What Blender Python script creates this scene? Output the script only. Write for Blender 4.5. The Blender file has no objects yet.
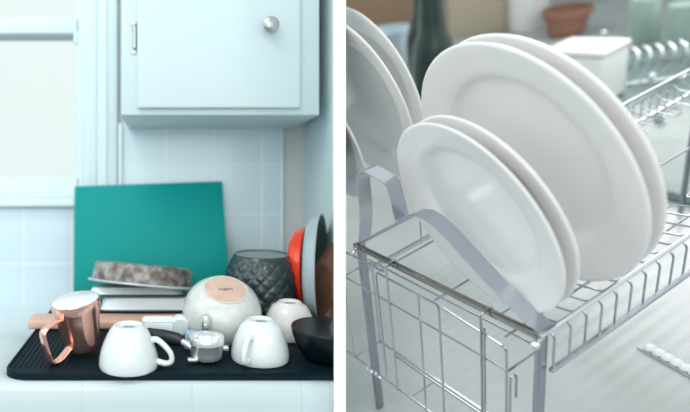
import bpy, bmesh, math, random
from mathutils import Vector, Matrix
random.seed(4)
PI=math.pi
sc=bpy.context.scene; COL=sc.collection
# ------------------------------------------------------------------ camera
HC=1.13                       # camera height; counter top is 0.2117 below it
F=560.0; PX=165.0; PY=200.0
cd=bpy.data.cameras.new('camera'); cam=bpy.data.objects.new('camera',cd); COL.objects.link(cam)
cam.location=(0,0,HC); cam.rotation_euler=(PI/2,0,0); sc.camera=cam
cd.sensor_width=36; cd.lens=36*F/690; cd.shift_x=(345-PX)/690; cd.shift_y=(PY-206)/690
cd.clip_start=.05; cd.clip_end=60
cd.dof.use_dof=True; cd.dof.focus_distance=.73; cd.dof.aperture_fstop=(cd.lens/1000)/.0135
# ------------------------------------------------------------------ world, lights, exposure
w=bpy.data.worlds.new('sky'); sc.world=w; w.use_nodes=True
nt=w.node_tree; bg=nt.nodes['Background']
tc=nt.nodes.new('ShaderNodeTexCoord'); sp=nt.nodes.new('ShaderNodeSeparateXYZ'); rp=nt.nodes.new('ShaderNodeValToRGB')
mr=nt.nodes.new('ShaderNodeMapRange'); mr.inputs[1].default_value=-1; mr.inputs[2].default_value=1
nt.links.new(tc.outputs['Generated'],sp.inputs[0]); nt.links.new(sp.outputs['Z'],mr.inputs[0]); nt.links.new(mr.outputs[0],rp.inputs[0])
e=rp.color_ramp.elements; e[0].position=0; e[0].color=(.30,.36,.38,1); e[1].position=1; e[1].color=(.95,1.0,1.0,1)
k=e.new(.40); k.color=(.42,.50,.52,1); k=e.new(.485); k.color=(.80,.93,.91,1)
nt.links.new(rp.outputs[0],bg.inputs[0]); bg.inputs[1].default_value=1.0
def area(name,loc,target,size,power,color=(1,1,1)):
    l=bpy.data.lights.new(name,'AREA'); l.shape='RECTANGLE'; l.size=size[0]; l.size_y=size[1]; l.energy=power; l.color=color
    o=bpy.data.objects.new(name,l); COL.objects.link(o); o.location=loc
    o.rotation_euler=(Vector(target)-Vector(loc)).to_track_quat('-Z','Y').to_euler(); return o
area('window_daylight',(-1.3,.45,1.75),(.1,.95,.95),(.9,.9),4.0,(.82,.95,1))
area('rack_daylight',(1.7,1.7,2.45),(.45,.7,1.0),(1.0,.9),16,(1,.98,.96))
area('front_fill',(-.3,-1.9,1.75),(.1,.9,1.0),(2.8,1.8),32,(.96,.98,1))  # unseen soft fill added behind the camera to lift the frontal light
area('plate_fill',(-.45,.15,2.3),(.38,1.0,1.15),(.6,.6),6,(1,.97,.92))  # added overhead fill that brightens the left plates over the divider
area('rack_front_fill',(1.5,-.7,2.1),(.55,.75,1.0),(.8,.8),7,(1,.975,.955))  # added fill to brighten and warm the plate faces
sc.view_settings.view_transform='Standard'; sc.view_settings.look='None'; sc.view_settings.exposure=0.0; sc.view_settings.gamma=1
sc.view_settings.use_curve_mapping=False
# ------------------------------------------------------------------ helpers
def srgb(r,g,b):
    f=lambda c:(c/255/12.92 if c/255<=.04045 else ((c/255+.055)/1.055)**2.4)
    return (f(r),f(g),f(b),1)
def mat(name,col,rough=.5,metal=0,noise=0,nscale=30,col2=None,bump=0,bscale=60,coat=0,trans=0,detail=4):
    m=bpy.data.materials.new(name); m.use_nodes=True; n=m.node_tree; b=n.nodes['Principled BSDF']
    b.inputs['Base Color'].default_value=col; b.inputs['Roughness'].default_value=rough; b.inputs['Metallic'].default_value=metal
    b.inputs['Coat Weight'].default_value=coat; b.inputs['Transmission Weight'].default_value=trans
    tcn=n.nodes.new('ShaderNodeTexCoord')
    nz=n.nodes.new('ShaderNodeTexNoise'); nz.inputs['Scale'].default_value=nscale; nz.inputs['Detail'].default_value=detail
    n.links.new(tcn.outputs['Object'],nz.inputs['Vector'])
    cr=n.nodes.new('ShaderNodeValToRGB'); c2=col2 or tuple(c*.985 for c in col[:3])+(1,)
    cr.color_ramp.elements[0].color=c2; cr.color_ramp.elements[1].color=col
    cr.color_ramp.elements[0].position=.5-.5*(1-noise) if noise else .35; cr.color_ramp.elements[1].position=.65
    n.links.new(nz.outputs[0],cr.inputs[0]); n.links.new(cr.outputs[0],b.inputs['Base Color'])
    if bump:
        nb=n.nodes.new('ShaderNodeTexNoise'); nb.inputs['Scale'].default_value=bscale
        n.links.new(tcn.outputs['Object'],nb.inputs['Vector'])
        bp_=n.nodes.new('ShaderNodeBump'); bp_.inputs['Strength'].default_value=bump; bp_.inputs['Distance'].default_value=.002
        n.links.new(nb.outputs[0],bp_.inputs['Height']); n.links.new(bp_.outputs[0],b.inputs['Normal'])
    return m
def obj(name,bm,m,parent=None,smooth=True,sharp=40):
    me=bpy.data.meshes.new(name); bmesh.ops.recalc_face_normals(bm,faces=bm.faces)
    bm.to_mesh(me); bm.free(); me.materials.append(m)
    if smooth:
        for p in me.polygons: p.use_smooth=True
        me.set_sharp_from_angle(angle=math.radians(sharp))
    o=bpy.data.objects.new(name,me); COL.objects.link(o)
    if parent: o.parent=parent
    return o
def tag(o,label,cat,group=None):
    o['label']=label; o['category']=cat
    if group: o['group']=group
    return o
def thing(name,label,cat,M=None,group=None):
    o=bpy.data.objects.new(name,None); COL.objects.link(o); o.empty_display_size=.02
    if M is not None: o.matrix_world=M
    return tag(o,label,cat,group)
def struct(name,bm,m,smooth=False):
    o=obj(name,bm,m,None,smooth); o['kind']='structure'; return o
def box(bm,x0,x1,y0,y1,z0,z1,bev=0,M=None,seg=2):
    r=bmesh.ops.create_cube(bm,size=1); vs=r['verts']
    for v in vs: v.co=Vector(((x0+x1)/2+v.co.x*(x1-x0),(y0+y1)/2+v.co.y*(y1-y0),(z0+z1)/2+v.co.z*(z1-z0)))
    if bev:
        es={e for v in vs for e in v.link_edges}
        r=bmesh.ops.bevel(bm,geom=list(es),offset=bev,segments=seg,affect='EDGES',profile=.5); vs=list({v for f in r['faces'] for v in f.verts}|{v for v in vs if v.is_valid})
    if M is not None: bmesh.ops.transform(bm,matrix=M,verts=vs)
    return bm
def newbox(*a,**k): return box(bmesh.new(),*a,**k)
def lathe(bm,prof,n=64,M=None,close=False):
    rings=[];vs=[]
    for r,z in prof:
        if r<1e-6: ring=[bm.verts.new((0,0,z))]
        else: ring=[bm.verts.new((r*math.cos(2*PI*i/n),r*math.sin(2*PI*i/n),z)) for i in range(n)]
        rings.append(ring); vs+=ring
    pr=list(zip(rings,rings[1:]))
    if close: pr.append((rings[-1],rings[0]))
    for a,b in pr:
        if len(a)==1 and len(b)==1: continue
        for i in range(n):
            j=(i+1)%n
            if len(a)==1: bm.faces.new((a[0],b[i],b[j]))
            elif len(b)==1: bm.faces.new((a[i],a[j],b[0]))
            else: bm.faces.new((a[i],a[j],b[j],b[i]))
    if M is not None: bmesh.ops.transform(bm,matrix=M,verts=vs)
    return bm
def smooth_path(pts,n=6,closed=False):
    P=[Vector(p) for p in pts]; out=[]; N=len(P)
    rng=range(N if closed else N-1)
    for i in rng:
        p1=P[i];p2=P[(i+1)%N]
        p0=P[i-1] if (i>0 or closed) else p1; p3=P[(i+2)%N] if (i+2<N or closed) else p2
        for k in range(n):
            t=k/n
            out.append(.5*((2*p1)+(p2-p0)*t+(2*p0-5*p1+4*p2-p3)*t*t+(3*p1-p0-3*p2+p3)*t**3))
    if not closed: out.append(P[-1])
    return out
def fillet(pts,r,n=4):
    P=[Vector(p) for p in pts]; out=[P[0]]
    for a,b,c in zip(P,P[1:],P[2:]):
        u=(a-b);v=(c-b); rr=min(r,u.length*.45,v.length*.45); u.normalize();v.normalize()
        for k in range(n+1):
            t=k/n; out.append((1-t)**2*(b+u*rr)+2*t*(1-t)*b+t*t*(b+v*rr))
    out.append(P[-1]); return out
def tube(bm,pts,r,n=10,closed=False,flat=None,up=None,taper=None):
    """sweep of an ellipse r x flat along pts"""
    P=[Vector(p) for p in pts]; N=len(P); rings=[]
    prev=Vector(up) if up else None
    for i,p in enumerate(P):
        if closed: t=(P[(i+1)%N]-P[i-1]).normalized()
        else: t=(P[min(i+1,N-1)]-P[max(i-1,0)]).normalized()
        if prev is None: prev=t.orthogonal()
        if up: a=(Vector(up)-t*Vector(up).dot(t)).normalized()
        else: a=(prev-t*prev.dot(t)).normalized()
        prev=a; b=t.cross(a)
        s=taper[min(int(i/(N-1)*(len(taper)-1)),len(taper)-1)] if taper else 1
        if taper:
            q=i/(N-1)*(len(taper)-1); k=min(int(q),len(taper)-2); s=taper[k]+(taper[k+1]-taper[k])*(q-k)
        ra=r*s; rb=(flat if flat else r)*s
        rings.append([bm.verts.new(p+a*ra*math.cos(2*PI*k/n)+b*rb*math.sin(2*PI*k/n)) for k in range(n)])
    for i in range(N if closed else N-1):
        A=rings[i];B=rings[(i+1)%N]
        for k in range(n): bm.faces.new((A[k],A[(k+1)%n],B[(k+1)%n],B[k]))
    if not closed: bm.faces.new(rings[0]); bm.faces.new(rings[-1])
    return bm
def band(bm,pts,width,th,wdir):
    """flat strap: rectangle section, width along wdir from the path, thickness in the path's plane"""
    P=[Vector(p) for p in pts]; W=Vector(wdir).normalized(); rings=[]
    for i,p in enumerate(P):
        t=(P[min(i+1,len(P)-1)]-P[max(i-1,0)]).normalized(); b=t.cross(W).normalized()*th/2
        rings.append([bm.verts.new(q) for q in (p-b,p+b,p+b+W*width,p-b+W*width)])
    for A,B in zip(rings,rings[1:]):
        for k in range(4): bm.faces.new((A[k],A[(k+1)%4],B[(k+1)%4],B[k]))
    bm.faces.new(rings[0]); bm.faces.new(rings[-1]); return bm
def sphere(bm,c,r,s=(1,1,1),n=16):
    m=Matrix.Translation(c)@Matrix.Diagonal((*s,1)); bmesh.ops.create_uvsphere(bm,u_segments=n,v_segments=n//2,radius=r,matrix=m); return bm
def P(px,py,Y): return Vector(((px-PX)/F*Y, Y, HC-(py-PY)/F*Y))     # a point seen there at distance Y
def zc(): return HC-.2117
def zmat(Y): return HC-.2519+.07*Y                                   # top of the sloping mat
TILT=Matrix.Rotation(math.atan(.07),4,'X')
def trim(o,right_side,px):
    """things at the dividing wall end inside it"""
    k=(px-PX)/F; n=Vector((1,-k,0)).normalized()          # >0: right of the wall plane
    if right_side: n=-n
    todo=[o]+list(o.children)+[g for c in o.children for g in c.children]
    bpy.context.view_layer.update()
    for q in todo:
        if q.type!='MESH': continue
        mi=q.matrix_world.inverted(); co=mi@Vector((0,0,0)); no=(mi.to_3x3()@n); no=(q.matrix_world.to_3x3().transposed()@n).normalized()
        bm=bmesh.new(); bm.from_mesh(q.data)
        g=bmesh.ops.bisect_plane(bm,geom=bm.verts[:]+bm.edges[:]+bm.faces[:],plane_co=co,plane_no=no,clear_outer=True)
        ed=[x for x in g['geom_cut'] if isinstance(x,bmesh.types.BMEdge)]
        if ed:
            try: bmesh.ops.holes_fill(bm,edges=ed,sides=0)
            except Exception: pass
        bm.to_mesh(q.data); bm.free()
        if len(q.data.vertices)==0: bpy.data.objects.remove(q)
M={}
# ------------------------------------------------------------------ materials
M['paint']=mat('painted_wood',srgb(214,233,238),.45,bump=.05)
M['casing']=mat('window_paint',srgb(214,232,236),.5)
M['cab']=mat('cabinet_paint',srgb(202,219,222),.4,bump=.05,bscale=25)
M['wall']=mat('wall_paint',srgb(205,222,226),.6,bump=.1)
M['plainwall']=mat('plain_wall_paint',srgb(205,205,204),.6,bump=.1)
M['divider']=mat('white_plaster',srgb(255,255,255),.7)
M['counter']=mat('counter_tile',srgb(206,220,224),.12,coat=.4)
M['chrome']=mat('chrome',srgb(225,228,232),.13,1)
M['steel']=mat('satin_steel',srgb(196,199,208),.27,1)
M['rosegold']=mat('rose_gold',srgb(244,192,178),.17,.93)
M['cupwhite']=mat('white_stoneware',srgb(216,222,224),.25,coat=.35)
M['cupwarm']=mat('cream_stoneware',srgb(222,218,216),.25,coat=.4)
M['mark']=mat('ink_mark',srgb(60,70,78),.6)
M['teal']=mat('teal_plastic',srgb(0,142,138),.55)
M['rubber']=mat('dark_rubber',srgb(2,26,36),.6)
M['black']=mat('black_glaze',srgb(6,20,26),.3)
M['blackplastic']=mat('black_plastic',srgb(18,26,32),.35)
M['wood']=mat('pale_wood',srgb(214,176,158),.5,noise=.4,nscale=18,col2=srgb(196,156,138))
M['brown']=mat('brown_wood',srgb(176,128,102),.35,noise=.5,nscale=22,col2=srgb(118,80,62))
M['enamel']=mat('grey_enamel',srgb(228,238,242),.25,coat=.3)
M['rimshadow']=mat('rim_shadow_tone',srgb(40,52,58),.4)  # shadow line below the tray rim, put into the rim's colour
M['orange']=mat('orange_enamel',srgb(232,62,24),.2,coat=.6)
M['greydish']=mat('grey_glaze',srgb(168,184,190),.22,coat=.5)
M['darkglaze']=mat('dark_green_glaze',srgb(104,132,126),.2,coat=.5)
M['quilt']=mat('quilted_glaze',srgb(46,60,62),.22,coat=.3,noise=.5,nscale=25,col2=srgb(30,44,48))
M['quiltfoot']=mat('unglazed_grey',srgb(128,142,144),.7)
M['biscuit']=mat('unglazed_clay',srgb(206,178,162),.75,noise=.3,nscale=60,col2=srgb(188,156,140))
M['postmetal']=mat('post_metal',srgb(160,163,172),.3,1)
M['wire']=mat('wire_chrome',srgb(180,184,190),.2,1)
M['strip']=mat('reflection_white',srgb(205,208,212),.35)
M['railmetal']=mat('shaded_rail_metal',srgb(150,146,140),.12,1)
M['porcelain']=mat('white_porcelain',srgb(241,239,238),.28,coat=.35)
M['clear']=mat('frosted_plastic',srgb(216,226,226),.3)
M['blueplastic']=mat('pale_blue_plastic',srgb(150,184,208),.3)
M['brightmetal']=mat('bright_chrome',srgb(228,230,232),.22,.75)
# bowl: speckled
M['speckle']=mat('speckled_glaze',srgb(208,211,207),.22,coat=.5,noise=.3,nscale=130,col2=srgb(196,197,193),detail=1)
# worn tin: mottled brown over pale metal
M['tin']=mat('stained_tin',srgb(158,158,154),.3,.15,noise=.8,nscale=60,col2=srgb(92,80,74),detail=10)
M['tinrim']=mat('tin_rim',srgb(190,202,206),.3,.3)
def tile_mat():
    m=bpy.data.materials.new('glazed_wall_tile'); m.use_nodes=True; n=m.node_tree; b=n.nodes['Principled BSDF']
    b.inputs['Roughness'].default_value=.22; b.inputs['Coat Weight'].default_value=.3
    t=n.nodes.new('ShaderNodeTexCoord'); s=n.nodes.new('ShaderNodeSeparateXYZ'); n.links.new(t.outputs['Object'],s.inputs[0])
    def line(sock,off,size,wd):
        a=n.nodes.new('ShaderNodeMath'); a.operation='SUBTRACT'; a.inputs[1].default_value=off; n.links.new(sock,a.inputs[0])
        p=n.nodes.new('ShaderNodeMath'); p.operation='PINGPONG'; p.inputs[1].default_value=size/2; n.links.new(a.outputs[0],p.inputs[0])
        q=n.nodes.new('ShaderNodeMapRange'); q.inputs[1].default_value=wd*.3; q.inputs[2].default_value=wd; n.links.new(p.outputs[0],q.inputs[0]); return q.outputs[0]
    a=line(s.outputs['X'],.002,.0942,.0022); c=line(s.outputs['Z'],HC+.0695,.0973,.0022)
    mn=n.nodes.new('ShaderNodeMath'); mn.operation='MINIMUM'; n.links.new(a,mn.inputs[0]); n.links.new(c,mn.inputs[1])
    mx=n.nodes.new('ShaderNodeMix'); mx.data_type='RGBA'; mx.inputs[6].default_value=srgb(222,232,236); mx.inputs[7].default_value=srgb(200,219,227)
    n.links.new(mn.outputs[0],mx.inputs[0]); n.links.new(mx.outputs[2],b.inputs['Base Color'])
    bu=n.nodes.new('ShaderNodeBump'); bu.inputs['Strength'].default_value=.35; bu.inputs['Distance'].default_value=.001
    n.links.new(mn.outputs[0],bu.inputs['Height']); n.links.new(bu.outputs[0],b.inputs['Normal']); return m
M['tile']=tile_mat()
# ================================================================== LEFT: the kitchen
YW=1.1125
def X(px,Y=YW): return (px-PX)/F*Y
def Z(py,Y=YW): return HC-(py-PY)/F*Y
XS=.2762                                     # side wall on the right of the counter
x_op=X(84)                                   # right jamb of the window
TOP=2.3; XL=-1.2
# back wall around the window opening
bm=bmesh.new()
box(bm,x_op,XS+.03,YW,YW+.12,zc()-.9,TOP)
box(bm,XL,x_op,YW,YW+.12,zc()-.9,Z(198))
struct('wall_back',bm,M['plainwall'])
# tiles: under the window and up to the cabinet
bm=bmesh.new()
box(bm,XL,X(122)-.0005,YW-.004,YW+.001,zc()-.02,Z(208),.001)
box(bm,X(122),X(279),YW-.008,YW+.001,zc()-.02,Z(124),.001)
struct('wall_tiles',bm,M['tile'])
bm=newbox(X(118.5),X(123),YW-.016,YW-.0005,Z(210),Z(124),.003,); struct('trim_1',bm,M['casing'],True)
bm=newbox(X(279),X(282.5),YW-.011,YW-.0005,zc(),Z(124),.002); struct('trim_2',bm,M['casing'],True)
# side wall, then the wall that divides kitchen and rack area
bm=newbox(XS,XS+.012,.925,YW+.12,zc()-.9,1.62); struct('wall_right',bm,M['wall'])
kl=(334-PX)/F; kr=(345.5-PX)/F
bm=bmesh.new(); y0,y1=.632,.93
vs=[bm.verts.new((k*y,y,z)) for z in (zc()-.9,1.62) for k,y in ((kl,y0),(kr,y0),(kr,y1),(kl,y1))]
for f in ((0,1,2,3),(4,5,6,7),(0,1,5,4),(1,2,6,5),(2,3,7,6),(3,0,4,7)): bm.faces.new([vs[i] for i in f])
struct('wall_divider',bm,M['divider'])
# window: casing, jamb, meeting rail, bottom rail, glass, sill
bm=bmesh.new()
box(bm,X(98),X(118),YW-.018,YW-.0005,Z(207),TOP,.003)
box(bm,x_op,X(97.5),YW-.010,YW-.0005,Z(198),TOP,.003)
box(bm,X(106),X(108),YW-.021,YW-.017,Z(207),TOP,.001)
struct('trim_3',bm,M['casing'],True)
Yg=YW+.07
bm=bmesh.new()
box(bm,x_op-.012,x_op,YW+.0,YW+.118,Z(198),TOP,.001)
box(bm,XL,x_op-.012,Yg-.03,Yg+.03,Z(33.5,Yg-.03),Z(17.5,Yg-.03),.004)
box(bm,XL,x_op-.012,Yg-.03,Yg+.03,Z(199,YW),Z(177,Yg-.03),.004)
box(bm,x_op-.022,x_op-.012,Yg-.03,Yg+.03,Z(199,YW),TOP,.002)
struct('window_1',bm,M['casing'],True)
gm=bpy.data.materials.new('window_glass'); gm.use_nodes=True; b=gm.node_tree.nodes['Principled BSDF']
b.inputs['Transmission Weight'].default_value=1; b.inputs['Roughness'].default_value=.0; b.inputs['IOR'].default_value=1.1; b.inputs['Base Color'].default_value=(1,1,1,1)
g=obj('glass',newbox(XL,x_op-.02,Yg-.002,Yg+.002,Z(180),TOP),gm,bpy.data.objects['window_1'],False)
g=obj('window_latch',newbox(X(76.5,Yg),X(80,Yg),Yg-.036,Yg-.0295,Z(48,Yg),Z(36,Yg),.001),M['paint'],bpy.data.objects['window_1'])
bm=newbox(XL,X(112),YW-.026,YW+.11,Z(207,YW-.026),Z(199,YW-.026),.004); struct('trim_4',bm,M['casing'],True)
# counter
bm=bmesh.new(); YF=.6455
pts=[(YF,-.9),(YF,-.026),(YF+.0015,-.010),(YF+.006,-.003),(YF+.013,0),(YW-.004,0),(YW-.004,-.9)]
xr=kr*YW
L=[bm.verts.new((XL,y,zc()+z)) for y,z in pts]; R=[bm.verts.new((XS-.0005,y,zc()+z)) for y,z in pts]
for i in range(len(pts)):
    j=(i+1)%len(pts); bm.faces.new((L[i],L[j],R[j],R[i]))
bm.faces.new(L); bm.faces.new(R)
def counter_mat():
    m=M['counter']; n=m.node_tree; b=n.nodes['Principled BSDF']
    t=n.nodes.new('ShaderNodeTexCoord'); s=n.nodes.new('ShaderNodeSeparateXYZ'); n.links.new(t.outputs['Object'],s.inputs[0])
    a=n.nodes.new('ShaderNodeMath'); a.operation='SUBTRACT'; a.inputs[1].default_value=X(193,YF); n.links.new(s.outputs['X'],a.inputs[0])
    p=n.nodes.new('ShaderNodeMath'); p.operation='PINGPONG'; p.inputs[1].default_value=.0635; n.links.new(a.outputs[0],p.inputs[0])
    q=n.nodes.new('ShaderNodeMapRange'); q.inputs[1].default_value=.0003; q.inputs[2].default_value=.0012; n.links.new(p.outputs[0],q.inputs[0])
    bu=n.nodes.new('ShaderNodeBump'); bu.inputs['Strength'].default_value=.5; bu.inputs['Distance'].default_value=.0006
    n.links.new(q.outputs[0],bu.inputs['Height']); n.links.new(bu.outputs[0],b.inputs['Normal'])
counter_mat()
o=obj('worktop',bm,M['counter'],None,True,30); tag(o,'white glazed tile worktop with rounded front edge under the drying mat','worktop'); trim(o,False,334.2)

# wall cabinet
YC=.930
c=thing('wall_cabinet','pale blue-white wall cabinet with round knob and chrome hinge above the tiles','cabinet',Matrix.Translation((X(121,YC),YC,Z(115,YC))))
cw=X(319.3,YC)-X(121,YC); ch=.62
bm=bmesh.new(); box(bm,0,cw,0,YW-YC-.0005,0,ch,.0015)
# recess under the carcass
o=obj('body',bm,M['cab'],c)
dx0=X(137,YC-.008)-X(121,YC); dx1=X(300.5,YC-.008)-X(121,YC); dz=Z(108.3,YC-.008)-Z(115,YC)
bm=newbox(dx0,dx1,-.010,.0,dz,ch-.03,.0035,seg=3); d=obj('door',bm,M['cab'],c)
kx=X(271.5,YC-.03)-X(121,YC); kz=Z(24.5,YC-.03)-Z(115,YC)
RK=Matrix.Translation((kx,-.010,kz))@Matrix.Rotation(PI/2,4,'X')
bm=lathe(bmesh.new(),[(0,0),(.006,0),(.0055,.002),(.0045,.008),(.006,.012),(.0115,.015),(.0132,.019),(.0125,.023),(.009,.0255),(.004,.0265),(0,.0267)],40,RK)
k=obj('knob',bm,mat('brushed_knob_metal',srgb(176,176,178),.3,1),c); k['label']='round brushed metal knob'
bm=bmesh.new(); hx=X(134,YC)-X(121,YC)
hz0=Z(54,YC)-Z(115,YC); hz1=Z(21,YC)-Z(115,YC); hm=(hz0+hz1)/2
tube(bm,[(hx+.0015,-.0035,hm-.017),(hx+.0015,-.0035,hm+.017)],.0032,12)
for s in(-1,1):
    sphere(bm,(hx+.0015,-.0035,hm+s*.0185),.0036)
    lathe(bm,[(0,.0025),(.0045,.0022),(.0052,0)],16,Matrix.Translation((hx-.001,-.0002,hm+s*.0235))@Matrix.Rotation(PI/2,4,'X'))
    box(bm,hx-.003,hx+.003,-.003,0,hm+s*.014-.004,hm+s*.014+.004,.0008)
h=obj('hinge',bm,mat('hinge_metal',srgb(170,178,184),.25,1),c)
h['label']='small exposed chrome hinge'

# drying mat (a sloped drainer)
m0,m1=.6565,1.0
mt=thing('drying_mat','dark ribbed rubber drying mat with rounded corners lying on the white worktop','mat')
bm=bmesh.new()
xl0,xl1=-.1935,XS-.002; rr=.032
out=[]
for cx_,cy_,a0 in ((xl1-.001,m0+.001,-90),(xl1-.001,m1-.001,0),(xl0+rr,m1-rr,90),(xl0+rr,m0+rr,180)):
    r_=.001 if cx_>0 else rr
    for i in range(9):
        a=math.radians(a0+i*90/8); out.append((cx_+r_*math.cos(a),cy_+r_*math.sin(a)))
tp=[bm.verts.new((x,y,zmat(y)+.0005)) for x,y in out]; bt=[bm.verts.new((x,y,zc()+.0002)) for x,y in out]
for i in range(len(out)):
    j=(i+1)%len(out); bm.faces.new((tp[i],tp[j],bt[j],bt[i]))
bm.faces.new(tp); bm.faces.new(bt)
obj('mat_base',bm,M['rubber'],mt,False)
bm=bmesh.new()
tube(bm,[(x*.985+.0,min(max(y,m0+.003),m1-.003),zmat(y)+.0005) for x,y in out],.0022,8,closed=True); obj('raised_rim',bm,M['rubber'],mt)
bm=bmesh.new(); x=xl0+.01
while x<XS-.008:
    tube(bm,[(x,m0+.022,zmat(m0+.022)+.0004),(x,m1-.02,zmat(m1-.02)+.0004)],.0011,6); x+=.0062
o=obj('ribs',bm,M['rubber'],mt)
trim(mt,False,334.2)

def onmat(px,Yc,roll=0,lean=0,rz=0,lift=0):
    return Matrix.Translation((X(px,Yc),Yc,zmat(Yc)+.0016+lift))@TILT@Matrix.Rotation(roll,4,'Y')@Matrix.Rotation(lean,4,'X')@Matrix.Rotation(rz,4,'Z')

# white cups, upside down
def cup(px,Yc,R_,H,rf,mt_,label,hand,hs=1.0,roll=0,lean=0,lift=0):
    t=thing('cup',label,'cup',onmat(px,Yc,roll,lean,0,lift),'upturned cups on the drying mat')
    o=[(R_*.975,0),(R_*.99,.0012),(R_*1.0,H*.10),(R_*.985,H*.22),(R_*.93,H*.40),(R_*.85,H*.56),(R_*.745,H*.73),(R_*.64,H*.865),(rf*1.16,H*.935),(rf*1.07,H*.965),(rf*1.03,H*.99),(rf*.95,H),(rf*.86,H*.985),(rf*.82,H*.945),(0,H*.935)]
    inn=[(0,H*.88),(rf*.9,H*.88),(R_*.6,H*.81),(R_*.83,H*.54),(R_*.93,H*.2),(R_*.95,.001)]
    body=obj('cup_body',lathe(bmesh.new(),o+inn,72,close=False),mt_,t,sharp=50)
    bm=bmesh.new(); a=math.radians(hand); u=Vector((math.cos(a),math.sin(a),0))
    pts=[(R_*.80,H*.66),(R_*.98,H*.68),(R_*1.22,H*.56),(R_*1.44,H*.38),(R_*1.47,H*.20),(R_*1.28,H*.13),(R_*.97,H*.17)]
    pts=[(R_+(r-R_)*hs if r>R_ else r,z) for r,z in pts]
    tube(bm,smooth_path([u*r+Vector((0,0,z)) for r,z in pts],6),.0042,12,flat=.0034,up=(-u.y,u.x,0),taper=[1.3,1,.95,.95,1,1.1])
    obj('handle',bm,mt_,t)
    bm=bmesh.new()
    for q in range(5):
        x0=-.006+q*.0026; tube(bm,smooth_path([(x0,-.0015,H*.936+.0004),(x0+.0015,.002,H*.936+.0004),(x0+.003,-.001+q%2*.002,H*.936+.0004)],3),.00035,5)
    obj('maker_mark',bm,M['mark'],t)
    return t
cup(128.7,.6835,.0362,.0515,.0178,M['cupwhite'],'white upturned cup at the mat front, handle loop pointing right, beside the mug',-12)
cup(259.8,.711,.0366,.0505,.0160,M['cupwhite'],'white upturned cup left of the black pot, its handle folded towards the front left',236,.55)
cup(289,.806,.0385,.0490,.0162,M['cupwarm'],'cream-white upturned cup behind the black pot and in front of the orange dish',75,.8)

# rose gold mug
Ym=.741
t=thing('mug','shiny rose gold metal mug with a white disc top and squared strap handle','mug',onmat(84,Ym-.010,math.radians(-8),math.radians(7),0,.0045))
pr=[(0,0),(.015,.0002),(.0205,.0022),(.0232,.006),(.0245,.012),(.0262,.030),(.0285,.046),(.0305,.056),(.0315,.059),(.0318,.066),(.0314,.0685),(.0308,.069),(.0304,.068),(.0300,.0665)]
obj('mug_body',lathe(bmesh.new(),pr+[(.029,.060),(0,.058)],80),M['rosegold'],t)
k=obj('white_disc',lathe(bmesh.new(),[(0,.0694),(.0295,.0694),(.0303,.0689),(.0303,.067),(.029,.062),(0,.062)],80),M['cupwhite'],t); k['label']='flat white disc filling the mug top'
bm=bmesh.new(); a=math.radians(-127); u=Vector((math.cos(a),math.sin(a),0))
pts=fillet([u*.027+Vector((0,0,.053)),u*.040+Vector((0,0,.0555)),u*.061+Vector((0,0,.052)),u*.058+Vector((0,0,.009)),u*.044+Vector((0,0,.005)),u*.0235+Vector((0,0,.013))],.008,5)
tube(bm,pts,.0058,14,flat=.0026,up=(-u.y,u.x,0)); obj('handle',bm,M['rosegold'],t)

# speckled bowl leaning forward
Yb=.752
R_=.0560;H=.0530;rf=.0300
Mb=Matrix.Translation((X(221,Yb+.05),Yb,zmat(Yb)+.0025))@Matrix.Rotation(math.radians(29),4,'X')@Matrix.Rotation(math.radians(4),4,'Y')@Matrix.Translation((0,R_,0))
t=thing('bowl','pale grey speckled bowl upside down showing its round clay-coloured base','bowl',Mb)
pr=[(R_*.975,0),(R_,.002),(R_*1.0,H*.2),(R_*.975,H*.42),(R_*.91,H*.62),(R_*.80,H*.79),(R_*.66,H*.91),(rf*1.08,H*.965),(rf*1.03,H*.975),(rf*1.03,H),(rf*.97,H*1.005),(rf*.95,H*.985)]
inn=[(0,H*.985),(0,H*.9),(rf,H*.89),(R_*.78,H*.72),(R_*.93,H*.35),(R_*.94,.001)]
obj('bowl_body',lathe(bmesh.new(),pr+inn,80),M['speckle'],t,sharp=50)
b_=obj('base_disc',lathe(bmesh.new(),[(0,H*.998),(rf*.90,H*.998),(rf*.965,H*.994),(rf*.965,H*.975),(0,H*.975)],64),M['biscuit'],t); b_['label']='unglazed clay-coloured base'
bm=bmesh.new(); zz=H*1.0
for s in ([(-.011,-.002),(-.007,.002),(-.009,-.004)],[(-.005,.003),(-.001,-.004)],[(-.006,-.003),(0,.001)],[(-.001,.005),(.002,-.005)],[(-.002,-.001),(.006,.002)],[(.004,-.004),(.007,.003)],[(.008,-.001),(.011,.001)],[(.009,.003),(.0105,-.002)]):
    tube(bm,[(x*.9,y*.9,zz) for x,y in s],.0004,6)
obj('stamped_mark',bm,M['mark'],b_)

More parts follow.
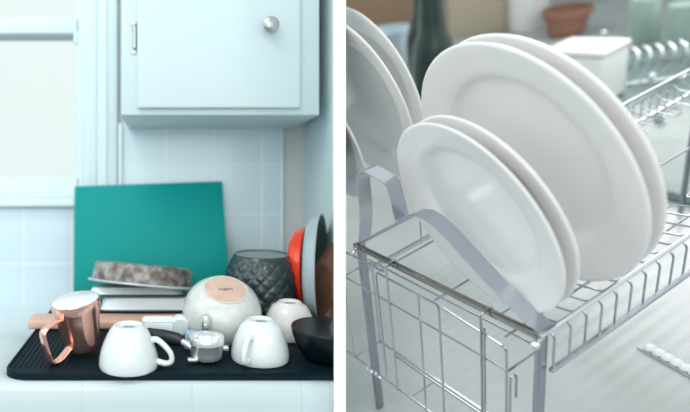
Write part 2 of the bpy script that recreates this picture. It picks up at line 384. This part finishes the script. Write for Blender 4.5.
# quilted dark bowl on the wooden board
def onboard(px,Yc,lift=0): return Matrix.Translation((X(px,Yc),Yc,zmat(Yc)+.0018+lift))@TILT
t=thing('bowl','dark grey bowl with raised diamond quilting upside down behind the speckled bowl','bowl',onboard(261,.905))
bm=bmesh.new(); n=128; H=.081; prof=[(.0560,0),(.0580,.002),(.0590,.020),(.0592,.050),(.0575,.070),(.0520,.086),(.0455,.0975),(.0440,.1005),(.0430,.101),(.0417,.1005),(.0405,.097)]
den=[]
for (r0,z0),(r1,z1) in zip(prof,prof[1:]):
    st=max(1,int(abs(z1-z0)/.0016))
    for q in range(st): den.append((r0+(r1-r0)*q/st,z0+(z1-z0)*q/st))
den.append(prof[-1])
lathe(bm,den+[(0,.0965)],n)
for v in bm.verts:
    x,y,z=v.co; r=math.hypot(x,y)
    if .004<z<.094 and r>.043:
        th=math.atan2(y,x)*16/(2*PI)*1.0; zz=z/.021
        a=abs(((th+zz)%1)-.5)*2; b2=abs(((th-zz)%1)-.5)*2
        d_=min(a,b2); dd=.0026*(min(1,d_*2.6))
        wgt=min(1,(z-.004)/.004,(.094-z)/.004); s=(r-.0015*wgt+dd*wgt-.0008)/r; v.co.x*=s; v.co.y*=s
obj('bowl_body',bm,M['quilt'],t,sharp=70)
obj('base_disc',lathe(bmesh.new(),[(0,.0986),(.0410,.0986),(.0410,.097),(0,.097)],64),M['quiltfoot'],t)['label']='matt grey recessed base'

# wooden chopping board on the mat
t0=thing('chopping_board','pale pinkish wooden board lying across the back of the mat under the trays','chopping board',Matrix.Translation((0,.829,zmat(.829)+.0016))@TILT)
bm=newbox(X(27,.829),X(236,.829),0,.044,0,.0135,.004,seg=3); obj('board',bm,M['wood'],t0)

# two enamel trays, upside down
def tray(name_lab,x0,x1,y0,y1,Mx,hgt):
    t=thing('baking_tray',name_lab,'tray',Mx,'stacked grey enamel trays')
    def rr_(x0,x1,y0,y1,r,z,n=8):
        o=[]
        for cx_,cy_,a0 in ((x1-r,y0+r,-90),(x1-r,y1-r,0),(x0+r,y1-r,90),(x0+r,y0+r,180)):
            for i in range(n): a=math.radians(a0+i*90/(n-1)); o.append((cx_+r*math.cos(a),cy_+r*math.sin(a),z))
        return o
    bm=bmesh.new(); lv=[(.0,0),(.0,.0025),(.003,.003),(.0045,.006),(.006,hgt-.006),(.0085,hgt-.0015),(.013,hgt)]
    rings=[[bm.verts.new(p) for p in rr_(x0+i,x1-i,y0+i,y1-i,.02-i*.6,z)] for i,z in lv]
    for A,B in zip(rings,rings[1:]):
        for k_ in range(len(A)): j=(k_+1)%len(A); bm.faces.new((A[k_],A[j],B[j],B[k_]))
    bm.faces.new(rings[-1]); bm.faces.new(rings[0]); obj('tray_body',bm,M['enamel'],t)
    bm=bmesh.new(); tube(bm,rr_(x0,x1,y0,y1,.02,.001),.0017,8,closed=True); obj('rolled_rim',bm,M['rimshadow'],t)['label']='rolled rim coloured dark as the shadow line under it'
    return t
Y2=.869; TB=Matrix.Rotation(math.radians(-4.3),4,'X'); b0=Matrix.Translation((0,Y2,zmat(Y2)+.0016+.0160))@TB
tray('upturned grey-white enamel tray resting on the wooden board, lower of the two',X(97,Y2),X(205,Y2),0,.105,b0,.021)
b1=Matrix.Translation((0,Y2+.004,zmat(Y2)+.0016+.0160+.0232))@TB
tray('upturned grey-white enamel tray between the lower tray and the stained round tin',X(85,Y2),X(186,Y2),0,.10,b1,.014)
# stained round cake tin leaning on the trays
Yt=.925
Mt=Matrix.Translation((X(142,Yt),Yt,Z(284,Yt)))@Matrix.Rotation(math.radians(5.5),4,'Y')@Matrix.Rotation(math.radians(-6.5),4,'X')
t=thing('cake_tin','shallow round metal tin with brown mottled stains, upside down on top of the trays','tin',Mt)
pr=[(.0835,.001),(.0828,.003),(.0812,.024),(.0798,.0285),(.077,.0312),(.070,.0325),(0,.0325),(0,.031),(.07,.031),(.078,.027),(.081,.002)]
obj('tin_body',lathe(bmesh.new(),pr,96,close=True),M['tin'],t)
bm=lathe(bmesh.new(),[(.0815,.0),(.0885,-.0005),(.0895,.0012),(.0885,.0028),(.0825,.0036),(.0815,.003)],96,close=True); obj('flared_rim',bm,M['tinrim'],t)['label']='pale flared rim'

# portafilter
Yp=.706
t=thing('portafilter','chrome coffee portafilter with black handle lying between two upturned cups','portafilter',onmat(206.5,Yp,0,0,0,.0022))
bm=lathe(bmesh.new(),[(0,.0),(.018,.0),(.0195,.002),(.020,.006),(.0208,.018),(.0222,.0195),(.0224,.0265),(.0215,.028),(.0195,.028),(.0188,.022),(0,.021)],48); obj('filter_head',bm,M['brightmetal'],t)
bm=bmesh.new(); tube(bm,smooth_path([(-.016,-.001,.012),(-.025,.004,.016),(-.033,.010,.0185)],5),.0045,12); obj('neck',bm,M['brightmetal'],t)
bm=bmesh.new(); tube(bm,[(-.030,.008,.0185),(-.036,.012,.019),(-.054,.022,.020),(-.074,.034,.019),(-.080,.037,.018)],.0088,14,taper=[.75,1,1.05,1,.6]); obj('handle',bm,M['blackplastic'],t)
bm=bmesh.new(); box(bm,.020,.0275,-.006,.002,.010,.016,.0015); obj('lug',bm,M['brightmetal'],t)
bm=bmesh.new(); box(bm,-.0245,-.012,-.0175,-.010,.0,.0045,.0015); obj('lug',bm,M['brightmetal'],t)
# tamper standing behind it
t=thing('tamper','small upright chrome tamper with dark stem behind the portafilter head','tamper',onmat(204,.742,math.radians(3),0,0,0))
obj('tamper_foot',lathe(bmesh.new(),[(0,0),(.0145,0),(.015,.001),(.015,.006),(.012,.009),(.005,.011),(0,.011)],32),M['blackplastic'],t)
obj('stem',lathe(bmesh.new(),[(0,.010),(.0045,.010),(.0035,.020),(.0045,.027),(0,.027)],24),M['blackplastic'],t)
obj('grip',lathe(bmesh.new(),[(0,.0265),(.0045,.0265),(.0062,.030),(.0062,.042),(.005,.0465),(.002,.048),(0,.048)],24),M['brightmetal'],t)
# little bluish scoop and the translucent dish behind
o=obj('plastic_stopper',lathe(bmesh.new(),[(0,0),(.010,0),(.0105,.002),(.0085,.020),(.007,.022),(0,.022)],28),M['blueplastic']); o.matrix_world=onmat(191.5,.752); tag(o,'small pale blue plastic stopper between the portafilter head and black handle','stopper')
t=thing('soap_dish','frosted whitish plastic dish in front of the pale wooden board','dish',onmat(164,.780,0,0,0,.0))
bm=newbox(-.031,.016,-.010,.010,.002,.0345,.006,seg=3); obj('dish_body',bm,M['clear'],t)
bm=newbox(-.028,.013,-.0125,-.0095,.006,.030,.003,seg=2); obj('front_panel',bm,M['enamel'],t)
bm=lathe(bmesh.new(),[(0,-.010),(.011,-.010),(.0145,-.006),(.0145,.006),(.011,.010),(0,.010)],28,Matrix.Translation((.022,0,.0215))@Matrix.Rotation(PI/2,4,'X')); obj('round_end',bm,M['clear'],t)

# black pot at the right end of the mat
Yk=.712
t=thing('pot','black glazed tapered pot with flat glossy lid at the right end of the mat','pot',onmat(328,Yk))
obj('pot_body',lathe(bmesh.new(),[(0,0),(.026,0),(.0295,.0015),(.0345,.007),(.0405,.018),(.0445,.029),(.046,.0355),(.0464,.0390),(.0458,.0402),(.0444,.0402),(.0436,.0392),(.043,.036),(0,.036)],72),M['black'],t)
obj('pot_lid',lathe(bmesh.new(),[(0,.0400),(.036,.0400),(.0425,.0398),(.0432,.0390),(.0430,.0365),(0,.0362)],72),M['black'],t)
trim(t,False,334.2)

# dishes standing on edge by the side wall
def dish_mat(px,py,Y,naz,ntilt=0):
    c_=P(px,py,Y); n=Vector((math.cos(naz),math.sin(naz),math.sin(ntilt))).normalized()
    q=n.to_track_quat('Z','Y').to_matrix().to_4x4(); return Matrix.Translation(c_)@q
naz=math.radians(-22.5)
def dish(label,Mx,R_,dep,m_out,m_in,name='dish'):
    t=thing(name,label,'dish',Mx,'dishes standing on edge by the side wall')
    pr=[(0,-dep),(R_*.72,-dep),(R_*.84,-dep*.93),(R_*.93,-dep*.6),(R_*.975,-dep*.15),(R_*1.0,0),(R_*.985,.0016)]
    obj('outer_wall',lathe(bmesh.new(),pr+[(R_*.955,.0005),(R_*.90,-dep*.55),(R_*.8,-dep*.82),(0,-dep*.84)],96),m_out,t)
    obj('inner_face',lathe(bmesh.new(),[(R_*.953,.0008),(R_*.89,-dep*.52),(R_*.79,-dep*.78),(0,-dep*.80)],96),m_in,t)
    return t
dish('orange enamelled dish standing on edge between the quilted bowl and the grey dish',dish_mat(305.5,268,.925,naz),.069,.022,M['orange'],M['orange'])
g_=dish('tall pale grey dish with dark green-grey inside standing on edge beside the orange one',dish_mat(321,267,.888,naz),.0875,.020,M['greydish'],M['darkglaze'])
t=thing('wooden_plate','round brown wooden plate leaning at the side wall right of the grey dish','plate',dish_mat(355,289,.845,math.radians(-150),.12),'dishes standing on edge by the side wall')
obj('plate_body',lathe(bmesh.new(),[(0,0),(.045,0),(.076,.006),(.079,.009),(.078,.0105),(.045,.005),(0,.005)],80),M['brown'],t)
trim(g_,False,334.2); trim(t,False,334.2)

# teal board leaning on the tiles
ht=.262; wd=(223.5-76)/F*1.092
yb_,yt_=1.020,1.0935
zb=zc()+.001; 
lean=math.atan2(yt_-yb_,(Z(184,1.094)-zb))
Mq=Matrix.Translation((X(152.8,1.06),yb_,zb+.006))@Matrix.Rotation(-lean,4,'X')@Matrix.Rotation(math.radians(-2.1),4,'Y')
tl=(Z(184,1.094)-zb)/math.cos(lean)-.006
bm=newbox(-wd/2,wd/2,-.003,.003,0,tl,.0022); o=obj('cutting_board',bm,M['teal']); o.matrix_world=Mq
tag(o,'large teal plastic cutting board leaning upright against the white tiles','cutting board')

# ================================================================== RIGHT: the dish rack
S=1.15
RR=[[0.874108, -0.420844, -0.242538], [-0.381174, -0.284824, -0.879535], [0.301066, 0.861258, -0.409382]]
TT=[0.390357, 0.141617, 0.580839]
_R=Matrix(RR); _T=Vector(TT)
C3=Matrix(((1,0,0),(0,0,1),(0,-1,0)))                 # camera x,y,z -> world X,Z,-... 
RF=(C3@_R).to_4x4(); RF.translation=C3@_T+Vector((0,0,HC))
def onrack(x,y,z): return RF@Matrix.Translation((x,y,z))
LEN=.268; TZ=-.330; XE=.86
# table under the rack
tb=mat('pale_worktop',srgb(180,183,186),.28,noise=.5,nscale=4,col2=srgb(150,159,157))
n_=tb.node_tree; wv=n_.nodes.new('ShaderNodeTexWave'); wv.bands_direction='Y'; wv.inputs['Scale'].default_value=14; wv.inputs['Distortion'].default_value=.3; tcw=n_.nodes.new('ShaderNodeTexCoord'); n_.links.new(tcw.outputs['Object'],wv.inputs['Vector'])
bw=n_.nodes.new('ShaderNodeBump'); bw.inputs['Strength'].default_value=.22; bw.inputs['Distance'].default_value=.0025; n_.links.new(wv.outputs['Fac'],bw.inputs['Height']); n_.links.new(bw.outputs[0],n_.nodes['Principled BSDF'].inputs['Normal']); 
bm=newbox(-.62,3.0,-1.2,2.6,TZ-.04,TZ-.002,.002); o=obj('table_top',bm,tb,None,False); o.matrix_world=RF; tag(o,'pale grey-white table surface beneath the chrome dish rack','table'); trim(o,True,345.4)

rk=thing('dish_rack','chrome wire dish rack holding white plates with curved strap and flanged tray edge','dish rack',RF)
# corner posts (flat bars)
for x,y in ((.004,.004),(.004,LEN),(XE,.004),(XE,LEN)):
    bm=newbox(x-.0015,x+.0115,y-.0015,y+.0045,TZ,.0,.001); o=obj('post',bm,M['postmetal'],rk)
# top rails
bm=bmesh.new(); tube(bm,[(-.002,.001,.0),(XE,.001,.0)],.0029,12); obj('rail',bm,M['chrome'],rk)
bm=bmesh.new(); tube(bm,[(-.002,LEN,.0),(XE,LEN,.0)],.0025,12); obj('rail',bm,M['wire'],rk)
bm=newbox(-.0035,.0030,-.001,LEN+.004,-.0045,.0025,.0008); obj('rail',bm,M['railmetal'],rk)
bm=newbox(XE-.003,XE+.003,-.001,LEN,-.0035,.0025,.0008); obj('rail',bm,M['chrome'],rk)
# lower flange bars
for y in (-.002,LEN+.004):
    bm=newbox(.014,XE,y-.0035,y+.0020,-.0565,-.0515,.0008); obj('flange_bar',bm,M['steel'],rk)
# ball ends of the side rail
for y in (.0,LEN-.003):
    bm=sphere(bmesh.new(),(-.010,y,-.006),.0052); tube(bm,[(-.010,y,-.006),(.002,y,-.002)],.0025,8); obj('ball_end',bm,M['chrome'],rk)
# slot wires: hoops on the front and back side of the tray, ending over the flange
i=0; x=.020
while x<XE-.03:
    for side in (0,1):
        if side==1 and x<.08: continue
        s=1 if side==0 else -1; y0=0 if side==0 else LEN
        a,b=x,x+.0262
        zt_=-.0165
        pth=[(a,y0-s*.001,-.054),(a,y0-s*.001,-.012),(a,y0+s*.006,-.006),(a,y0+s*.014,zt_),(a,y0+s*.064,zt_-.006),(b,y0+s*.064,zt_-.006),(b,y0+s*.014,zt_),(b,y0+s*.006,-.006),(b,y0-s*.001,-.012),(b,y0-s*.001,-.054)]
        bm=bmesh.new(); tube(bm,fillet(pth,.006,3),.00125,8); obj('slot_wire',bm,M['wire'],rk)
    x+=.0524; i+=1
for y in (.040,.134,LEN-.040):
    bm=bmesh.new(); tube(bm,[(.0,y,-.0265),(XE,y,-.0265)],.0015,8); obj('tray_wire',bm,M['wire'],rk)
# curved flat strap
sp_=[(.268,.001),(.262,.012),(.2535,.055),(.2524,.100),(.2488,.117),(.243,.1245),(.2362,.1262),(.2157,.1222),(.204,.1195),(.1985,.114),(.1945,.099),(.190,.074),(.1865,.0690),(.181,.0715),(.166,.0835),(.150,.0885),(.1335,.0850),(.1133,.0735),(.088,.0545),(.0576,.0330),(.0289,.0150),(.006,.0035),(-.001,.0025)]
pts=smooth_path([(.0,y,z) for y,z in sp_],5)
bm=bmesh.new(); band(bm,pts,.0225,.0014,(1,0,0)); obj('strap',bm,M['steel'],rk,sharp=60)['label']='curved flat grey metal strap'

# hanging wire basket on the side rail
bk=thing('wire_basket','chrome wire cutlery basket hooked on the left side rail of the dish rack','basket',RF)
XB=-.011
def wire(pts,r=.00135,name='basket_wire',fil=.006):
    bm=bmesh.new(); tube(bm,fillet(pts,fil,4) if len(pts)>2 else pts,r,8); return obj(name,bm,M['wire'],bk)
zb_=-.2215
wire([(XB,.222,zb_),(XB,.222,-.020),(XB,.118,-.020),(XB,.118,zb_)],.0016,'basket_frame')
wire([(XB,.149,-.0205),(XB,.149,zb_)])
wire([(XB-.001,.292,zb_),(XB-.001,.292,-.011),(XB-.001,.205,-.011)],.0016)
wire([(XB,.112,-.020),(XB,.030,-.029),(XB,.028,zb_)],.0016,'basket_frame')
wire([(XB-.002,.059,zb_),(XB-.002,.059,.003),(.005,.0585,.004),(.005,.058,-.012)],.0015,'hook',.005)
wire([(XB-.002,.055,zb_),(XB-.002,.055,-.016)])
wire([(XB-.002,.199,zb_),(XB-.002,.199,.004),(.005,.1985,.004),(.005,.198,-.010)],.0015,'hook',.005)
wire([(XB-.002,.0235,zb_),(XB-.002,.0235,-.064),(XB+.006,.0225,-.066),(XB+.006,.0225,-.10)],.0014)
wire([(XB,.295,-.061),(XB,.028,-.061)])
wire([(XB,.20,-.157),(XB,.028,-.157)],.0016)
wire([(XB,.20,-.150),(XB,.028,-.150)],.0016)
wire([(XB,.310,-.2215),(XB,.020,-.2215)],.0018)
wire([(XB+.055,.292,-.2215),(XB+.055,.028,-.2215)],.0018)
wire([(XB+.055,.30,-.061),(XB+.055,.028,-.061)])
for y in (.292,.178,.028):
    wire([(XB,y,zb_),(XB+.055,y,zb_)])
for y in (.292,.028):
    wire([(XB+.055,y,zb_),(XB+.055,y,-.061),(XB,y,-.061)])
bm=bmesh.new(); tube(bm,smooth_path([(XB-.0025+.0022*math.cos(a*1.6),.262-a*.0022,-.2215+.0022*math.sin(a*1.6)) for a in range(16)],3),.0012,6); obj('twisted_joint',bm,M['chrome'],bk)
trim(bk,True,345.4)

# plates
ln=.2167; az=-.2022
Np=Vector((math.cos(ln)*math.cos(az),math.cos(ln)*math.sin(az),math.sin(ln)))
def plate_bm(R_):
    # z>0 is the back; the eating side faces -z
    d=R_*.115; th=R_*.026
    front=[(0,d),(R_*.60,d),(R_*.645,d*.97),(R_*.675,d*.86),(R_*.70,d*.62),(R_*.725,d*.48),(R_*.78,d*.38),(R_*.90,d*.16),(R_*.97,d*.02),(R_*.99,0)]
    back=[(R_*1.0,th*.35),(R_*.995,th*.8),(R_*.90,d*.16+th*1.05),(R_*.78,d*.38+th*1.1),(R_*.72,d*.55+th*1.1),(R_*.66,d+th),(R_*.62,d+th*1.6),(R_*.59,d+th*1.6),(R_*.57,d+th),(0,d+th)]
    return lathe(bmesh.new(),front+back,128)
Rb=.135*S; Rs=.1053*S
def basis(n,c_):
    n=n.normalized(); yv=Vector((-math.sin(az),math.cos(az),0)); yv=(yv-n*yv.dot(n)).normalized(); xv=yv.cross(n)
    m=Matrix((xv,yv,n)).transposed().to_4x4(); m.translation=c_; return m
GP='white porcelain plates in the dish rack'
mesh={}
def plate(cx_,cy_,big,label,dn=0):
    R_=Rb if big else Rs
    z=-.02*S+R_*math.cos(ln)
    c_=Vector((cx_*S,cy_*S,z+(0 if big else .004)))+Np*dn
    if big not in mesh:
        o=obj('dinner_plate' if big else 'side_plate',plate_bm(R_),M['porcelain'],None,sharp=50); mesh[big]=o
    else:
        o=mesh[big].copy(); o.data=mesh[big].data.copy(); COL.objects.link(o)
    o.matrix_world=RF@basis(Np,c_); tag(o,label,'plate',GP); return o
plate(.0147,.0842,False,'small white plate standing frontmost in the dish rack beside the grey strap')
plate(.0349,.0857,False,'small white plate directly behind the frontmost small plate')
plate(.0889,.0919,True,'large white plate whose whole face shows behind the two small plates')
plate(.1154,.0949,True,'large white plate rearmost in the middle, only its right rim showing')
a_=plate(.165,.4008,True,'large white plate at the left edge behind the strap, its face showing')
b_=plate(.2256,.4408,True,'large white plate at the far left, showing only a rim behind its neighbour')
c_=plate(.085,.385,False,'small white plate cut by the divider, low at the left behind the strap')
for q in (a_,b_,c_): trim(q,True,345.4)

# ---------------------------------------------------------------- things far back on the table
def back_thing(name,label,cat,px,py,z=TZ,rz=0):
    # foot of the thing on the table plane, seen at px,py
    ray=RF.inverted().to_3x3()@Vector(((px-PX)/F,1,-(py-PY)/F)); o_=RF.inverted()@Vector((0,0,HC))
    t_=(z-o_.z)/ray.z; q=o_+ray*t_
    return thing(name,label,cat,onrack(q.x,q.y,z)@Matrix.Rotation(rz,4,'Z')),t_


def foot(px,py,z=TZ):
    ray=RF.inverted().to_3x3()@Vector(((px-PX)/F,1,-(py-PY)/F)); o_=RF.inverted()@Vector((0,0,HC)); t_=(z-o_.z)/ray.z
    return o_+ray*t_

def lower_spec(k,v): M[k].node_tree.nodes['Principled BSDF'].inputs['Specular IOR Level'].default_value=v
lower_spec('teal',.2); lower_spec('rubber',.15); lower_spec('black',.35)
M['glassy']=mat('grey_green_glass',srgb(112,134,132),.25,noise=.6,nscale=7,col2=srgb(84,106,104))
M['beige']=mat('kraft_card',srgb(186,172,150),.7)
M['tan']=mat('tan_card',srgb(150,122,98),.7)
M['green']=mat('dark_green_glass',srgb(30,58,50),.25,coat=.3,noise=.5,nscale=12,col2=srgb(18,32,34))
M['paleblue']=mat('pale_blue_ceramic',srgb(190,206,214),.5)
M['rust']=mat('terracotta',srgb(150,108,90),.7)
M['greywhite']=mat('white_enamel',srgb(240,238,238),.3)
M['farwall']=mat('grey_green_wall',srgb(132,142,134),.8,noise=.5,nscale=1.6,col2=srgb(104,116,110))
M['smoke']=mat('smoky_glass',srgb(150,170,164),.2,coat=.3)
camr=RF.inverted()@Vector((0,0,HC))
def dirn(px,py):
    v=RF.inverted().to_3x3()@Vector(((px-PX)/F,1,-(py-PY)/F)); return v
dv=dirn(470,30); wa=math.atan2(dv.y,dv.x)
wc=foot(470,-2)
bm=newbox(-2.5,2.5,0,.05,TZ-.04,1.6); o=obj('wall_far',bm,M['farwall'],None,False); o['kind']='structure'
o.matrix_world=RF@Matrix.Translation((wc.x,wc.y,0))@Matrix.Rotation(wa-PI/2,4,'Z'); trim(o,True,345.4)
tr=thing('glass_tray','large grey-green tray on the pale table beyond the rack and plates','tray',onrack(1.52,.62,TZ))
bm=newbox(-.62,1.2,-.78,.30,0,.010,.004); obj('tray_base',bm,M['glassy'],tr)
bm=bmesh.new(); tube(bm,[(-.61,-.77,.014),(1.19,-.77,.014),(1.19,.29,.014),(-.61,.29,.014)],.006,8,closed=True); obj('tray_rim',bm,M['steel'],tr)
def bt(name,label,cat,px,py,rz=0,dz=0,group=None):
    q=foot(px,py); a=math.atan2(q.y-camr.y,q.x-camr.x)-PI/2
    return thing(name,label,cat,onrack(q.x,q.y,TZ-.001+dz)@Matrix.Rotation(a+rz,4,'Z'),group)
t=bt('storage_box','white square lidded box standing beyond the right rim of the large plates','box',583,100,math.radians(-28),.012)
obj('box_body',newbox(-.085,.085,-.070,.070,0,.150,.012,seg=3),M['greywhite'],t); obj('lid',newbox(-.088,.088,-.073,.073,.150,.172,.008,seg=3),M['greywhite'],t)
t=bt('bottle','dark green round-shouldered bottle far behind the gap between the large plates','bottle',436,118)
obj('bottle_body',lathe(bmesh.new(),[(0,0),(.062,0),(.070,.01),(.074,.10),(.070,.20),(.058,.27),(.042,.31),(.034,.42),(0,.42)],40),M['green'],t)
obj('cork',lathe(bmesh.new(),[(0,.39),(.02,.39),(.022,.43),(0,.43)],20),M['tan'],t)
t=bt('bottle','tall slim dark green bottle far behind, left of the round-shouldered one','bottle',424,100)
obj('bottle_body',lathe(bmesh.new(),[(0,0),(.045,0),(.05,.01),(.05,.24),(.035,.30),(.018,.34),(.016,.44),(0,.44)],32),M['green'],t)
t=bt('jug','pale blue ceramic jug far behind, right of the left-edge plates','jug',392,92)
obj('jug_body',lathe(bmesh.new(),[(0,0),(.085,0),(.10,.02),(.095,.14),(.080,.22),(.086,.26),(.078,.262),(.072,.22),(0,.2)],40),M['paleblue'],t)
bm=bmesh.new(); tube(bm,smooth_path([(-.08,0,.22),(-.13,0,.21),(-.14,0,.14),(-.095,0,.07)],5),.011,8); obj('handle',bm,M['paleblue'],t)
t=bt('carton','beige cardboard carton far behind above the middle large plates','carton',476,30,.1)
obj('carton_body',newbox(-.13,.13,-.1,.1,0,.34,.004),M['beige'],t); obj('flap',newbox(-.13,.13,-.1,-.003,.34,.343),M['beige'],t)
t=bt('carton','tan cardboard carton far behind above the plates at the left edge','carton',378,40,-.1)
obj('carton_body',newbox(-.22,.20,-.1,.1,0,.30,.004),M['tan'],t); obj('flap',newbox(-.22,.20,-.1,-.003,.30,.303),M['tan'],t)
t=bt('canister','white cylindrical canister far behind, right of the beige carton','canister',528,28)
obj('canister_body',lathe(bmesh.new(),[(0,0),(.075,0),(.08,.006),(.08,.27),(0,.27)],40),M['greywhite'],t); obj('lid',lathe(bmesh.new(),[(0,.27),(.083,.27),(.083,.295),(.02,.30),(0,.30)],40),M['greywhite'],t)
t=bt('pot','low terracotta pot far behind, left above the white square box','pot',566,34)
obj('pot_body',lathe(bmesh.new(),[(0,0),(.06,0),(.085,.09),(.092,.09),(.092,.115),(.082,.115),(.07,.02),(0,.02)],36),M['rust'],t)
t=bt('toast_rack','steel rack of slanting parallel wire hoops lying on the grey-green tray','rack',650,80,math.radians(20),.012)
for q in range(9):
    bm=bmesh.new(); x=-.13+q*.030; tube(bm,fillet([(x,-.05,0),(x+.02,-.05,.10),(x+.02,.05,.10),(x,.05,0)],.03,4),.0036,8); obj('hoop',bm,M['chrome'],t)
bm=bmesh.new(); tube(bm,[(-.14,-.05,.003),(.12,-.05,.003),(.12,.05,.003),(-.14,.05,.003)],.004,8,closed=True); obj('base_frame',bm,M['chrome'],t)
for px,py,R_,lab in ((658,122,.014,'small steel ball added as a blurred glint on the tray, lower right beside the plates'),(651,86,.012,'small steel ball added as a blurred glint on the tray below the wire hoops'),(603,42,.014,'small steel ball added as a blurred glint behind the white square box')):
    t=bt('stopper',lab,'stopper',px,py,0,.012,'steel balls added as glints on the tray')  # steel balls added to give out-of-focus points of light
    obj('base',lathe(bmesh.new(),[(0,0),(R_*.9,0),(R_*.8,R_*.6),(R_*.35,R_*.9),(0,R_*.9)],24),M['chrome'],t)
    obj('ball',sphere(bmesh.new(),(0,0,R_*1.7),R_*.95,n=20),M['chrome'],t)
t=bt('tumbler','smoky grey-green upturned tumbler at the upper right corner of the tray','tumbler',676,60,0,.012)
obj('tumbler_body',lathe(bmesh.new(),[(.05,0),(.052,.003),(.040,.17),(.036,.178),(0,.178),(0,.16),(.036,.16),(.047,.003)],36),M['smoke'],t)
t=bt('tumbler','smoky grey-green upturned tumbler on the tray just behind the white box','tumbler',640,46,0,.012)
obj('tumbler_body',lathe(bmesh.new(),[(.055,0),(.057,.003),(.045,.16),(.041,.168),(0,.168),(0,.15),(.041,.15),(.052,.003)],36),M['smoke'],t)

# the table ends at the far wall
tt=bpy.data.objects['table_top']; wn=RF.to_3x3()@Vector((math.cos(wa),math.sin(wa),0)); bpy.context.view_layer.update()
mi=tt.matrix_world.inverted(); bm=bmesh.new(); bm.from_mesh(tt.data)
gg=bmesh.ops.bisect_plane(bm,geom=bm.verts[:]+bm.edges[:]+bm.faces[:],plane_co=mi@(RF@Vector((wc.x,wc.y,0))),plane_no=(mi.to_3x3()@wn).normalized(),clear_outer=True)
bmesh.ops.holes_fill(bm,edges=[x for x in gg['geom_cut'] if isinstance(x,bmesh.types.BMEdge)],sides=0); bm.to_mesh(tt.data); bm.free()
# row of white bumps added for the bright reflections on the table, lower right
a=foot(646,347); b=foot(700,377); v=(b-a)
t=thing('reflection_strip','added row of white bumps standing for bright reflections on the pale table below the rack flange','strip',onrack(a.x,a.y,TZ-.001)@Matrix.Rotation(math.atan2(v.y,v.x),4,'Z'))
L_=v.length
obj('strip_base',newbox(-.006,L_,-.012,.012,0,.0015,.0005),tb,t)
k=6
for q in range(k): obj('reflection_bump',sphere(bmesh.new(),(L_*(q+.5)/k,0,.004),.0105,(.8,1,.3),16),M['strip'],t)
